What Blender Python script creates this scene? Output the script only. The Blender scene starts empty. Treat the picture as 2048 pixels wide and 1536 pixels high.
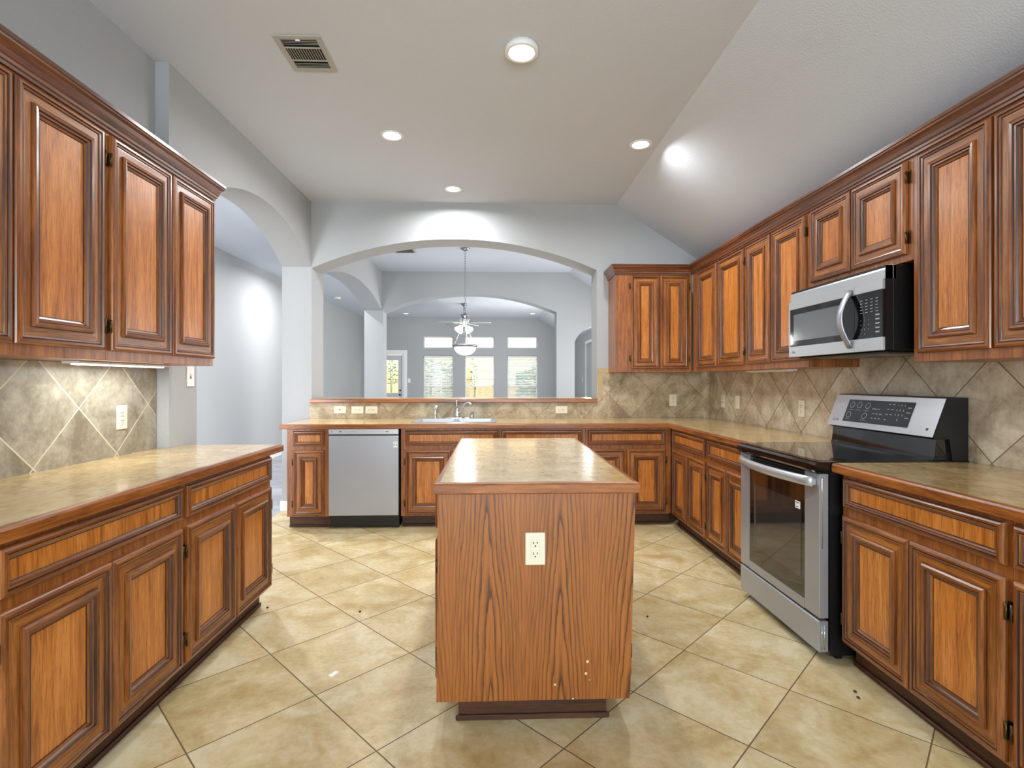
import bpy, bmesh, math, random
from mathutils import Vector, Matrix
PI = math.pi
R = math.radians
random.seed(7)
SC = bpy.context.scene
COL = SC.collection

# ------------------------------------------------------------------ camera
F_PX = 1040.0
cd = bpy.data.cameras.new('camera')
cd.sensor_width = 36.0
cd.lens = F_PX / 2048.0 * 36.0
cd.shift_y = -6.0 / 2048.0
cd.clip_start = 0.05
cam = bpy.data.objects.new('camera', cd)
COL.objects.link(cam)
cam.location = (0, 0, 1.288)
cam.rotation_euler = (PI / 2, 0, -R(1.982))
SC.camera = cam

# ------------------------------------------------------------------ world and fill lights
w = bpy.data.worlds.new('world')
SC.world = w
w.use_nodes = True
wn = w.node_tree
wn.nodes['Background'].inputs[0].default_value = (0.92, 0.96, 1.0, 1)
wn.nodes['Background'].inputs[1].default_value = 5.5

def area(name, loc, rot, sx, sy, energy, col=(1, 1, 1), spread=180):
    d = bpy.data.lights.new(name, 'AREA')
    d.shape = 'RECTANGLE'
    d.size = sx; d.size_y = sy
    d.energy = energy; d.color = col; d.spread = R(spread)
    o = bpy.data.objects.new(name, d)
    COL.objects.link(o)
    o.location = loc; o.rotation_euler = rot
    return o

# added fill lights, set where no window is known
area('fill_behind_camera', (0.1, -2.7, 1.45), (R(120), 0, 0), 3.0, 1.7, 180, (0.82, 0.925, 1))
area('fill_hall', (-2.9, 0.25, 1.5), (R(90), 0, 0), 1.2, 1.8, 200, (0.95, 0.97, 1))
area('fill_dining', (2.17, 7.0, 1.45), (R(90), 0, R(90)), 1.9, 1.6, 70, (1, 0.985, .96))
area('fill_living', (2.17, 11.2, 1.4), (R(90), 0, R(90)), 2.2, 1.5, 170, (1, 0.985, .96))

SC.view_settings.view_transform = 'Standard'
SC.view_settings.look = 'None'
SC.view_settings.gamma = 1.0
SC.view_settings.use_curve_mapping = False
SC.view_settings.exposure = -0.08
SC.cycles.use_denoising = True
SC.cycles.max_bounces = 10
SC.cycles.diffuse_bounces = 6
SC.cycles.sample_clamp_indirect = 6.0
SC.cycles.caustics_reflective = False
SC.cycles.caustics_refractive = False

# ------------------------------------------------------------------ material helpers
def lin(r, g, b):
    f = lambda c: (c / 255 / 12.92) if c / 255 <= 0.04045 else ((c / 255 + 0.055) / 1.055) ** 2.4
    return (f(r), f(g), f(b), 1)

class NT:
    def __init__(s, name, rough=0.5, metal=0.0, base=(0.8, 0.8, 0.8, 1)):
        s.m = bpy.data.materials.new(name)
        s.m.use_nodes = True
        s.t = s.m.node_tree
        s.b = s.t.nodes['Principled BSDF']
        s.b.inputs['Roughness'].default_value = rough
        s.b.inputs['Metallic'].default_value = metal
        s.b.inputs['Base Color'].default_value = base
        s.m.diffuse_color = base
    def n(s, typ, **kw):
        nd = s.t.nodes.new(typ)
        for k, v in kw.items():
            setattr(nd, k, v)
        return nd
    def link(s, a, b):
        s.t.links.new(a, b)
    def put(s, sock, v):
        if hasattr(v, 'is_output'):
            s.link(v, sock)
        else:
            sock.default_value = v
    def math(s, op, a, b=0.0, c=None):
        nd = s.n('ShaderNodeMath', operation=op)
        s.put(nd.inputs[0], a); s.put(nd.inputs[1], b)
        if c is not None: s.put(nd.inputs[2], c)
        return nd.outputs[0]
    def noise(s, vec, scale, detail=3, rough=0.55, dist=0.0):
        nd = s.n('ShaderNodeTexNoise')
        s.link(vec, nd.inputs['Vector'])
        nd.inputs['Scale'].default_value = scale
        nd.inputs['Detail'].default_value = detail
        nd.inputs['Roughness'].default_value = rough
        nd.inputs['Distortion'].default_value = dist
        return nd.outputs[0]
    def ramp(s, fac, stops):
        nd = s.n('ShaderNodeValToRGB')
        e = nd.color_ramp.elements
        while len(e) < len(stops): e.new(0.5)
        for i, (p, c) in enumerate(stops):
            e[i].position = p
            e[i].color = c if len(c) == 4 else (*c, 1)
        s.link(fac, nd.inputs[0])
        return nd.outputs[0]
    def mix(s, fac, a, b, blend='MIX'):
        nd = s.n('ShaderNodeMix', data_type='RGBA', blend_type=blend)
        s.put(nd.inputs[0], fac); s.put(nd.inputs[6], a); s.put(nd.inputs[7], b)
        return nd.outputs[2]
    def scale(s, vec, sx, sy, sz, off=None):
        nd = s.n('ShaderNodeVectorMath', operation='MULTIPLY')
        s.link(vec, nd.inputs[0]); nd.inputs[1].default_value = (sx, sy, sz)
        return nd.outputs[0]
    def coords(s, randomize=True):
        tc = s.n('ShaderNodeTexCoord')
        v = tc.outputs['Object']
        if randomize:
            oi = s.n('ShaderNodeObjectInfo')
            r = s.math('MULTIPLY', oi.outputs['Random'], 23.0)
            nd = s.n('ShaderNodeVectorMath', operation='ADD')
            s.link(v, nd.inputs[0]); s.link(r, nd.inputs[1])
            v = nd.outputs[0]
        return v
    def bump(s, h, strength, dist=0.01):
        nd = s.n('ShaderNodeBump')
        nd.inputs['Strength'].default_value = strength
        nd.inputs['Distance'].default_value = dist
        s.link(h, nd.inputs['Height'])
        s.link(nd.outputs[0], s.b.inputs['Normal'])
    def color(s, c):
        s.link(c, s.b.inputs['Base Color'])

def plain(name, c, rough=0.5, metal=0.0, coat=0.0, emit=None, es=0.0):
    k = NT(name, rough, metal, c)
    v = k.coords()
    f = k.noise(v, 40, 2)
    k.color(k.mix(k.math('MULTIPLY', f, 0.12), c, (c[0] * .8, c[1] * .8, c[2] * .8, 1)))
    if coat: k.b.inputs['Coat Weight'].default_value = coat
    if emit:
        k.b.inputs['Emission Color'].default_value = emit
        k.b.inputs['Emission Strength'].default_value = es
    return k.m

def paint(name, c, rough=0.7, tex=0.18, scale=150):
    k = NT(name, rough, 0, c)
    v = k.coords(False)
    k.color(k.mix(k.noise(v, 1.3, 2), c, (c[0] * .96, c[1] * .96, c[2] * .97, 1)))
    h = k.ramp(k.noise(v, scale, 2, 0.5), [(0.42, (0, 0, 0)), (0.62, (1, 1, 1))])
    k.bump(h, tex, 0.004)
    return k.m

def oak(name, lo, mid, hi, axis='z', rough=0.33, coat=0.25):
    k = NT(name, rough, 0, mid)
    v = k.coords()
    A = {'z': (1, 1, 0.07), 'x': (0.07, 1, 1), 'y': (1, 0.07, 1)}[axis]
    g = k.scale(v, *A)
    f1 = k.noise(g, 38, 5, 0.6, 0.4)
    f2 = k.noise(g, 230, 3, 0.6)
    f4 = k.noise(k.scale(g, *{'z': (1, 1, .6), 'x': (.6, 1, 1), 'y': (1, .6, 1)}[axis]), 70, 3, 0.55, 0.8)
    f3 = k.noise(v, 2.2, 2)
    base = k.ramp(f1, [(0.28, lo), (0.5, mid), (0.72, hi)])
    pore = k.ramp(f2, [(0.36, (0.40, 0.36, 0.32)), (0.52, (1, 1, 1))])
    c = k.mix(0.55, base, pore, 'MULTIPLY')
    c = k.mix(0.5, c, k.ramp(f4, [(0.34, (0.35, 0.28, 0.22)), (0.42, (1, 1, 1))]), 'MULTIPLY')
    c = k.mix(k.math('MULTIPLY', f3, 0.5), c, k.mix(1.0, c, (0.8, 0.68, 0.6, 1), 'MULTIPLY'))
    k.color(c)
    k.b.inputs['Coat Weight'].default_value = coat
    k.b.inputs['Coat Roughness'].default_value = 0.22
    k.bump(f2, 0.03, 0.001)
    return k.m

def cathedral(name, lo, mid, hi, period=0.27, rough=0.36):
    """flat-sawn oak veneer: nested flame figures with straight grain between them, grain along local z"""
    k = NT(name, rough, 0, mid)
    v = k.coords()
    tc = k.n('ShaderNodeTexCoord')
    sp = k.n('ShaderNodeSeparateXYZ')
    k.link(tc.outputs['Object'], sp.inputs[0])
    x, z = sp.outputs[0], sp.outputs[2]
    wob = k.noise(k.scale(v, 1, 1, 0.25), 4.5, 3)
    xx = k.math('ADD', k.math('DIVIDE', x, period), k.math('MULTIPLY', wob, 0.3))
    t = k.math('ABSOLUTE', k.math('SUBTRACT', k.math('FRACT', xx), 0.5))
    t2 = k.math('POWER', k.math('MULTIPLY', t, 2.0), 1.35)
    jag = k.noise(k.scale(v, 1, 1, 0.16), 34, 4, 0.6)
    ph = k.math('ADD', k.math('MULTIPLY', t2, 8.5), k.math('MULTIPLY', z, 3.1))
    ph = k.math('ADD', ph, k.math('MULTIPLY', jag, 0.95))
    s = k.math('FRACT', ph)
    line = k.ramp(s, [(0.0, (1, 1, 1)), (0.2, (0.35, 0.35, 0.35)), (0.45, (0, 0, 0)), (0.9, (0, 0, 0)), (1.0, (1, 1, 1))])
    fine = k.noise(k.scale(v, 1, 1, 0.05), 120, 3, 0.6)
    base = k.mix(k.noise(k.scale(v, 1, 1, 0.1), 14, 4), mid, hi)
    c = k.mix(k.math('MULTIPLY', line, k.math('MULTIPLY_ADD', t2, -0.55, 0.95)), base, lo)
    c = k.mix(0.5, c, k.ramp(fine, [(0.36, (0.5, 0.42, 0.36)), (0.54, (1, 1, 1))]), 'MULTIPLY')
    # paint nicks along the lower right
    vo = k.n('ShaderNodeTexVoronoi')
    k.link(v, vo.inputs['Vector']); vo.inputs['Scale'].default_value = 24
    nick = k.math('LESS_THAN', vo.outputs['Distance'], 0.13)
    band = k.math('LESS_THAN', k.math('ABSOLUTE', k.math('SUBTRACT', k.math('SUBTRACT', x, k.math('MULTIPLY', z, 0.75)), 0.05)), 0.10)
    band = k.math('MULTIPLY', band, k.math('LESS_THAN', z, 0.36))
    c = k.mix(k.math('MULTIPLY', nick, band), c, lin(225, 200, 170))
    k.color(c)
    k.b.inputs['Coat Weight'].default_value = 0.15
    k.b.inputs['Coat Roughness'].default_value = 0.3
    k.bump(fine, 0.08, 0.002)
    return k.m

def tiles(name, ua, va, u0, v0, size, cols, grout, gw, rot=45.0, rough=0.4, cloud=3.0, tint=0.10, bump=0.25, streak=(1, 1, 1)):
    """square tiles turned by rot degrees in the plane of object axes ua, va; one corner sits at (u0, v0)"""
    k = NT(name, rough, 0, cols[1])
    tc = k.n('ShaderNodeTexCoord')
    sp = k.n('ShaderNodeSeparateXYZ')
    k.link(tc.outputs['Object'], sp.inputs[0])
    u = k.math('SUBTRACT', sp.outputs[ua], u0)
    v = k.math('SUBTRACT', sp.outputs[va], v0)
    c, s = math.cos(R(rot)) / size, math.sin(R(rot)) / size
    a = k.math('ADD', k.math('MULTIPLY', u, c), k.math('MULTIPLY', v, s))
    b = k.math('SUBTRACT', k.math('MULTIPLY', v, c), k.math('MULTIPLY', u, s))
    def edge(q):
        f = k.math('FRACT', q)
        return k.math('MINIMUM', f, k.math('SUBTRACT', 1.0, f))
    d = k.math('MINIMUM', edge(a), edge(b))
    isg = k.math('LESS_THAN', d, gw / 2 / size)
    cx = k.n('ShaderNodeCombineXYZ')
    k.link(k.math('FLOOR', a), cx.inputs[0]); k.link(k.math('FLOOR', b), cx.inputs[1])
    wn_ = k.n('ShaderNodeTexWhiteNoise', noise_dimensions='3D')
    k.link(cx.outputs[0], wn_.inputs['Vector'])
    off = k.n('ShaderNodeVectorMath', operation='MULTIPLY_ADD')
    k.link(wn_.outputs['Color'], off.inputs[0]); off.inputs[1].default_value = (9, 9, 9)
    k.link(k.scale(tc.outputs['Object'], *streak), off.inputs[2])
    vec = off.outputs[0]
    n1 = k.noise(vec, cloud, 6, 0.62, 0.6)
    n2 = k.noise(vec, cloud * 9, 4, 0.6)
    f = k.math('ADD', k.math('MULTIPLY', n1, 0.75), k.math('MULTIPLY', n2, 0.25))
    base = k.ramp(f, [(0.37, cols[0]), (0.5, cols[1]), (0.62, cols[2])])
    tn = k.math('MULTIPLY_ADD', wn_.outputs['Value'], tint * 2, 1 - tint)
    mul = k.n('ShaderNodeVectorMath', operation='SCALE')
    k.link(base, mul.inputs[0]); k.link(tn, mul.inputs['Scale'])
    k.color(k.mix(isg, mul.outputs[0], grout))
    k.link(k.math('MULTIPLY_ADD', isg, 0.35, rough), k.b.inputs['Roughness'])
    h = k.math('SUBTRACT', k.math('MULTIPLY', n2, 0.12), isg)
    k.bump(h, bump, 0.003)
    return k.m

def laminate(name):
    k = NT(name, 0.2, 0)
    v = k.coords(False)
    f = k.math('ADD', k.math('MULTIPLY', k.noise(v, 7, 6, 0.65, 0.8), 0.6), k.math('MULTIPLY', k.noise(k.scale(v, 1, 0.35, 1), 55, 4, 0.6), 0.4))
    c = k.ramp(f, [(0.36, lin(162, 135, 86)), (0.5, lin(192, 163, 110)), (0.64, lin(210, 186, 138))])
    k.color(c)
    k.b.inputs['Coat Weight'].default_value = 0.35
    k.b.inputs['Coat Roughness'].default_value = 0.09
    k.bump(k.noise(v, 60, 3), 0.22, 0.003)
    return k.m

def steel(name, c, rough=0.3, axis='x'):
    k = NT(name, rough, 0.6, c)
    v = k.coords()
    A = {'x': (0.03, 1, 1), 'z': (1, 1, 0.03), 'y': (1, 0.03, 1)}[axis]
    f = k.noise(k.scale(v, *A), 300, 3, 0.6)
    k.link(k.math('MULTIPLY_ADD', f, 0.16, rough - 0.08), k.b.inputs['Roughness'])
    f2 = k.noise(v, 5, 4)
    k.color(k.mix(k.math('MULTIPLY', f2, 0.4), c, (c[0] * .78, c[1] * .78, c[2] * .79, 1)))
    return k.m

def glassy(name, tint=(0.9, 0.95, 0.95), fac=0.1):
    m = bpy.data.materials.new(name)
    m.use_nodes = True
    t = m.node_tree
    t.nodes.clear()
    o = t.nodes.new('ShaderNodeOutputMaterial')
    mx = t.nodes.new('ShaderNodeMixShader')
    tr = t.nodes.new('ShaderNodeBsdfTransparent')
    gl = t.nodes.new('ShaderNodeBsdfGlossy')
    tr.inputs[0].default_value = (*tint, 1)
    gl.inputs['Roughness'].default_value = 0.02
    mx.inputs[0].default_value = fac
    t.links.new(tr.outputs[0], mx.inputs[1]); t.links.new(gl.outputs[0], mx.inputs[2])
    t.links.new(mx.outputs[0], o.inputs[0])
    return m

# ------------------------------------------------------------------ materials
PANEL = oak('oak_panel', lin(172, 98, 34), lin(203, 126, 52), lin(224, 152, 76))
FRAMEV = oak('oak_frame_upright', lin(112, 65, 27), lin(162, 100, 43), lin(194, 130, 64))
FRAMEH = oak('oak_frame_level', lin(112, 65, 27), lin(162, 100, 43), lin(194, 130, 64), 'x')
MOLDV = oak('oak_moulding_upright', lin(88, 46, 19), lin(140, 80, 34), lin(178, 112, 54), 'z', 0.28, 0.4)
MOLDH = oak('oak_moulding_level', lin(88, 46, 19), lin(140, 80, 34), lin(178, 112, 54), 'x', 0.28, 0.4)
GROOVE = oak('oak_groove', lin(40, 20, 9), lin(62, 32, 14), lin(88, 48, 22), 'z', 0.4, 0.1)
DARKH = oak('oak_crown', lin(64, 32, 16), lin(104, 56, 27), lin(136, 78, 38), 'y', 0.28, 0.4)
DARKX = oak('oak_crown_level', lin(64, 32, 16), lin(104, 56, 27), lin(136, 78, 38), 'x', 0.28, 0.4)
EDGEX = oak('oak_edge_level', lin(104, 55, 20), lin(152, 88, 34), lin(184, 116, 52), 'x')
EDGEY = oak('oak_edge_deep', lin(104, 55, 20), lin(152, 88, 34), lin(184, 116, 52), 'y')
BODY = oak('oak_carcass', lin(112, 62, 27), lin(158, 94, 42), lin(186, 120, 60))
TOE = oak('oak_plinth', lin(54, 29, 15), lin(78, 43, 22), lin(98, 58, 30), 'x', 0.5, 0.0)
ENDP = cathedral('oak_veneer_end', lin(58, 29, 10), lin(148, 85, 32), lin(174, 106, 44))
WALL = paint('wall_paint', lin(174, 176, 177))
CEIL = paint('ceiling_paint', lin(207, 212, 219), 0.8, 0.12, 110)
WHITE = plain('white_trim_paint', lin(238, 238, 238), 0.4)
FLOORT = tiles('floor_tile', 0, 1, -0.731, 2.157, 0.4625, (lin(178, 153, 102), lin(199, 179, 134), lin(214, 200, 164)), lin(106, 86, 60), 0.005, 44.1, 0.42, 4.2, 0.05, 0.2)
HALLT = tiles('hall_tile', 0, 1, -2.2, 1.0, 0.46, (lin(128, 130, 136), lin(150, 152, 158), lin(170, 172, 178)), lin(100, 100, 104), 0.004, 45, 0.4, 4, 0.06, 0.1, (0.2, 1, 1))
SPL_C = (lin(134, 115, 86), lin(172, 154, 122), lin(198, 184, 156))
SPL_LIGHTENED = (lin(158, 140, 116), lin(196, 180, 154), lin(216, 206, 184))  # back tile colours lightened to offset shade under the right wall cabinets
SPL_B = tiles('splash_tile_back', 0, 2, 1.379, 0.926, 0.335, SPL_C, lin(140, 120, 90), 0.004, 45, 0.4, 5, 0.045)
SPL_R = tiles('splash_tile_right', 1, 2, 2.224, 0.923, 0.3365, SPL_LIGHTENED, lin(116, 100, 78), 0.005, 45, 0.4, 5, 0.045)
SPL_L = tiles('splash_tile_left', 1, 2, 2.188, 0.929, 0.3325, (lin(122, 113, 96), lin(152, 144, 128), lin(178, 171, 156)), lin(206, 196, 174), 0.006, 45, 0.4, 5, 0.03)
LAM = laminate('countertop_laminate')
STEEL = steel('stainless_steel', lin(200, 202, 205), 0.32, 'x')
STEELZ = steel('stainless_steel_upright', lin(174, 177, 183), 0.36, 'z')
CHROME = plain('chrome', lin(225, 226, 228), 0.12, 1.0)
NICKEL = plain('brushed_nickel', lin(160, 160, 162), 0.3, 1.0)
BLACK = plain('black_plastic', lin(16, 16, 17), 0.35)
GLOSSB = plain('black_glass', lin(10, 10, 11), 0.06, 0, 0.5)
OVENG = plain('oven_glass', lin(26, 21, 19), 0.05, 0, 0.6)
GREYG = plain('glass_reflection_grey', lin(112, 115, 118), 0.12, 0.2, 0.5)  # grey lightened to stand in for windows reflected in the microwave
CREAM = plain('cream_plastic', lin(228, 222, 200), 0.4)
WPLAST = plain('white_plastic', lin(236, 236, 234), 0.4)
SLOT = plain('dark_slot', lin(40, 34, 28), 0.6)
BRONZE = plain('antique_bronze', lin(96, 74, 46), 0.38, 0.9)
MARK = plain('grey_marking', lin(150, 152, 154), 0.5)
MARKD = plain('dark_marking', lin(60, 62, 64), 0.5)
VENTP = plain('vent_paint', lin(176, 172, 160), 0.5)
VENTD = plain('vent_inside', lin(34, 24, 16), 0.8)
LENS = plain('lamp_lens', (1, 1, 1, 1), 0.4, 0, 0, (1, 0.98, 0.95, 1), 6.0)
TUBE = plain('lamp_tube', (1, 1, 1, 1), 0.4, 0, 0, (1, 0.96, 0.88, 1), 7.0)
BOWL = plain('lamp_bowl', (1, 1, 1, 1), 0.3, 0, 0, (1, 0.99, 0.97, 1), 2.4)
CLEAR = glassy('window_pane', (0.95, 0.97, 0.97), 0.02)
def slat_mat():
    m = bpy.data.materials.new('blind_slat'); m.use_nodes = True
    t = m.node_tree; b = t.nodes['Principled BSDF']; b.inputs['Base Color'].default_value = (.9, .91, .91, 1)
    tr = t.nodes.new('ShaderNodeBsdfTranslucent'); tr.inputs[0].default_value = (.9, .92, .92, 1)
    mx = t.nodes.new('ShaderNodeMixShader'); mx.inputs[0].default_value = .3
    t.links.new(b.outputs[0], mx.inputs[1]); t.links.new(tr.outputs[0], mx.inputs[2])
    t.links.new(mx.outputs[0], t.nodes['Material Output'].inputs[0])
    return m
SLATM = slat_mat()
FANSHADE = plain('fan_blade_shaded', lin(150, 152, 154), 0.4)  # shade painted into the fan's white blades on the darker side
CRUMB = plain('crumb_brown', lin(60, 44, 30), 0.8)
PAPER = plain('paper_white', lin(240, 238, 236), 0.6)
FENCEM = oak('fence_wood', lin(214, 176, 128), lin(232, 198, 152), lin(240, 212, 172), 'z', 0.8, 0)
STUCCO = paint('neighbour_stucco', lin(240, 204, 158), 0.9, 0.1, 60)
GRASS = plain('grass_green', lin(130, 150, 90), 0.9)
LEAF = plain('leaf_green', lin(70, 110, 80), 0.8)
ROOFM = plain('roof_shingle', lin(120, 126, 116), 0.9)
DOORP = paint('door_paint', lin(196, 198, 200), 0.5, 0.05, 80)

# ------------------------------------------------------------------ mesh helpers
class MB:
    def __init__(s):
        s.v = []; s.f = []; s.mi = []; s.sm = []
    def add(s, vs, fs, mi=0, smooth=False, M=None):
        o = len(s.v)
        for p in vs:
            p = Vector(p)
            s.v.append(tuple(M @ p) if M else tuple(p))
        for i, f in enumerate(fs):
            s.f.append([o + j for j in f])
            s.mi.append(mi[i] if isinstance(mi, (list, tuple)) else mi)
            s.sm.append(smooth)
        return s
    def box(s, x0, x1, y0, y1, z0, z1, mi=0, bev=0.0, M=None, seg=1):
        bm = bmesh.new()
        bmesh.ops.create_cube(bm, size=1.0)
        for vv in bm.verts:
            vv.co = Vector((x0 + (vv.co.x + .5) * (x1 - x0), y0 + (vv.co.y + .5) * (y1 - y0), z0 + (vv.co.z + .5) * (z1 - z0)))
        if bev > 0:
            bmesh.ops.bevel(bm, geom=list(bm.edges), offset=bev, segments=seg, profile=0.5, affect='EDGES')
        bm.verts.index_update()
        s.add([tuple(vv.co) for vv in bm.verts], [[vv.index for vv in f.verts] for f in bm.faces], mi, False, M)
        bm.free()
        return s
    def prism(s, poly, axis, a0, a1, mi=0, M=None, smooth=False):
        def P(p, a):
            if axis == 'y': return (p[0], a, p[1])
            if axis == 'x': return (a, p[0], p[1])
            return (p[0], p[1], a)
        n = len(poly)
        vs = [P(p, a0) for p in poly] + [P(p, a1) for p in poly]
        fs = [list(range(n))[::-1], [n + i for i in range(n)]] + [[i, (i + 1) % n, n + (i + 1) % n, n + i] for i in range(n)]
        s.add(vs, fs, mi, smooth, M)
        return s
    def lathe(s, prof, c=(0, 0, 0), seg=24, mi=0, smooth=True, M=None, axis='z', cap=True):
        vs, fs = [], []
        n = len(prof)
        for k in range(seg):
            a = 2 * PI * k / seg
            for r, z in prof:
                p = (r * math.cos(a), r * math.sin(a), z)
                if axis == 'y': p = (p[0], p[2], p[1])
                if axis == 'x': p = (p[2], p[0], p[1])
                vs.append((c[0] + p[0], c[1] + p[1], c[2] + p[2]))
        for k in range(seg):
            k2 = (k + 1) % seg
            for i in range(n - 1):
                fs.append([k * n + i, k2 * n + i, k2 * n + i + 1, k * n + i + 1])
        if cap and prof[0][0] > 1e-6: fs.append([k * n for k in range(seg)])
        if cap and prof[-1][0] > 1e-6: fs.append([k * n + n - 1 for k in range(seg)])
        s.add(vs, fs, mi, smooth, M)
        return s
    def cyl(s, c, r, h, axis='z', seg=16, mi=0, M=None, smooth=True):
        return s.lathe([(r, 0), (r, h)], c, seg, mi, smooth, M, axis)
    def tube(s, pts, r, seg=8, mi=0, closed=False, smooth=True, M=None, squash=None):
        pts = [Vector(p) for p in pts]
        n = len(pts)
        rs = r if isinstance(r, (list, tuple)) else [r] * n
        vs, fs = [], []
        up = Vector((0, 0, 1))
        prev = None
        for i, p in enumerate(pts):
            a = pts[(i - 1) % n] if (closed or i > 0) else p
            b = pts[(i + 1) % n] if (closed or i < n - 1) else p
            d = (b - a).normalized()
            if prev is None:
                q = up if abs(d.dot(up)) < 0.95 else Vector((1, 0, 0))
                x = d.cross(q).normalized()
            else:
                x = (prev - d * prev.dot(d)).normalized()
            prev = x
            y = d.cross(x)
            for k in range(seg):
                t = 2 * PI * k / seg
                sx, sy = squash if squash else (1, 1)
                vs.append(p + (x * math.cos(t) * sx + y * math.sin(t) * sy) * rs[i])
        m = n if closed else n - 1
        for i in range(m):
            j = (i + 1) % n
            for k in range(seg):
                k2 = (k + 1) % seg
                fs.append([i * seg + k, i * seg + k2, j * seg + k2, j * seg + k])
        if not closed:
            fs.append(list(range(seg))); fs.append([(n - 1) * seg + k for k in range(seg)])
        s.add(vs, fs, mi, smooth, M)
        return s
    def sweep(s, prof, path, closed=False, mi=0, mi_of=None):
        """profile of (outward, z) swept along a 2-D path; outward is to the right of travel"""
        n = len(path); m = len(prof)
        nor = []
        for i in range(n if closed else n - 1):
            a, b = Vector(path[i]), Vector(path[(i + 1) % n])
            d = (b - a).normalized()
            nor.append(Vector((d.y, -d.x)))
        vs = []
        for i in range(n):
            if closed: n0, n1 = nor[i - 1], nor[i]
            else: n0, n1 = nor[max(i - 1, 0)], nor[min(i, n - 2)]
            h = (n0 + n1)
            h = h / (1 + n0.dot(n1))
            for o, z in prof:
                vs.append((path[i][0] + h.x * o, path[i][1] + h.y * o, z))
        fs, ms = [], []
        for i in range(n if closed else n - 1):
            j = (i + 1) % n
            for k in range(m):
                k2 = (k + 1) % m
                fs.append([i * m + k, j * m + k, j * m + k2, i * m + k2])
                ms.append(mi_of[i] if mi_of else mi)
        if not closed:
            fs.append(list(range(m))); fs.append([(n - 1) * m + k for k in range(m)])
            ms += [mi_of[0] if mi_of else mi, mi_of[-1] if mi_of else mi]
        s.add(vs, fs, ms)
        return s
    def build(s, name, mats, parent=None, loc=(0, 0, 0), rot=(0, 0, 0), fix=True):
        me = bpy.data.meshes.new(name)
        me.from_pydata(s.v, [], s.f)
        if not isinstance(mats, (list, tuple)): mats = [mats]
        for m in mats: me.materials.append(m)
        me.polygons.foreach_set('material_index', s.mi)
        me.polygons.foreach_set('use_smooth', s.sm)
        if fix:
            bm = bmesh.new(); bm.from_mesh(me)
            bmesh.ops.recalc_face_normals(bm, faces=bm.faces)
            bm.to_mesh(me); bm.free()
        me.update()
        o = bpy.data.objects.new(name, me)
        COL.objects.link(o)
        o.location = loc; o.rotation_euler = rot
        if parent: o.parent = parent
        return o

def tag(o, label=None, cat=None, group=None, kind=None):
    if label: o['label'] = label
    if cat: o['category'] = cat
    if group: o['group'] = group
    if kind: o['kind'] = kind
    return o

def thing(name, label, cat, loc=(0, 0, 0), rz=0.0, group=None):
    o = bpy.data.objects.new(name, None)
    o.empty_display_size = 0.1
    COL.objects.link(o)
    o.location = loc; o.rotation_euler = (0, 0, rz)
    return tag(o, label, cat, group)

def struct(o):
    o['kind'] = 'structure'
    return o

def copy_tree(o, parent=None):
    c = o.copy(); COL.objects.link(c)
    if parent: c.parent = parent
    for ch in list(o.children): copy_tree(ch, c)
    return c

def text_mesh(s, size, extrude=0.0004):
    cu = bpy.data.curves.new('txt', 'FONT')
    cu.body = s; cu.size = size; cu.extrude = extrude
    cu.align_x = 'CENTER'; cu.align_y = 'CENTER'
    o = bpy.data.objects.new('txt', cu)
    COL.objects.link(o)
    me = bpy.data.meshes.new_from_object(o.evaluated_get(bpy.context.evaluated_depsgraph_get()))
    vs = [tuple(v.co) for v in me.vertices]; fs = [list(p.vertices) for p in me.polygons]
    bpy.data.objects.remove(o); bpy.data.curves.remove(cu); bpy.data.meshes.remove(me)
    return vs, fs
UPRIGHT = Matrix.Rotation(PI / 2, 4, 'X')            # lettering stands up and faces local -y
def write(mb, s, size, x, y, z, mi=0, M=None, extrude=0.0004):
    vs, fs = text_mesh(s, size, extrude)
    T = Matrix.Translation((x, y, z)) @ UPRIGHT
    mb.add(vs, fs, mi, False, (M @ T) if M else T)

# ------------------------------------------------------------------ the shell
CZ = 3.07; CX = 1.24; SL = 0.655
XR = 2.208                                    # right wall
def cz_at(x): return CZ if x <= CX else CZ - (x - CX) * SL
def arc(a0, a1, z0, rise, n=28):
    """points of a segmental arch from (a0,z0) to (a1,z0)"""
    h = (a1 - a0) / 2; r = (h * h + rise * rise) / (2 * rise)
    c = (a0 + a1) / 2; zc = z0 + rise - r
    t = math.asin(h / r)
    return [(c - r * math.sin(t - 2 * t * i / n) * 1.0, zc + r * math.cos(t - 2 * t * i / n)) for i in range(n + 1)]

# floor and ceiling
struct(MB().prism([(-2.1, -2.8), (XR + .2, -2.8), (XR + .2, 5.52), (-2.1, 5.52)], 'z', -0.1, 0).build('floor', FLOORT))
struct(MB().prism([(-3.9, -2.8), (-2.1, -2.8), (-2.1, 5.52), (XR + .2, 5.52), (XR + .2, 15), (-3.9, 15)], 'z', -0.1, 0).build('floor', HALLT))
xe = XR + 0.25
struct(MB().prism([(-3.9, CZ), (CX, CZ), (xe, cz_at(xe)), (xe, cz_at(xe) + .12), (CX, CZ + .12), (-3.9, CZ + .12)], 'y', -2.95, 15.0).build('ceiling', CEIL))
# back wall with the pass-through arch
YB = 5.23; TB = 0.29
up = [(-2.10, 0.0), (-2.10, CZ), (CX, CZ), (XR, cz_at(XR)), (XR, 0.0), (1.04, 0.0), (1.04, 2.41)]
up += arc(-1.81, 1.04, 2.41, 0.30)[::-1][1:-1] + [(-1.81, 2.41), (-1.81, 0.0)]
m = MB().prism(up, 'y', YB, YB + TB)
m.box(-1.81, 1.04, YB, YB + TB, 0, 1.07)
struct(m.build('wall_back', WALL))
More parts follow.
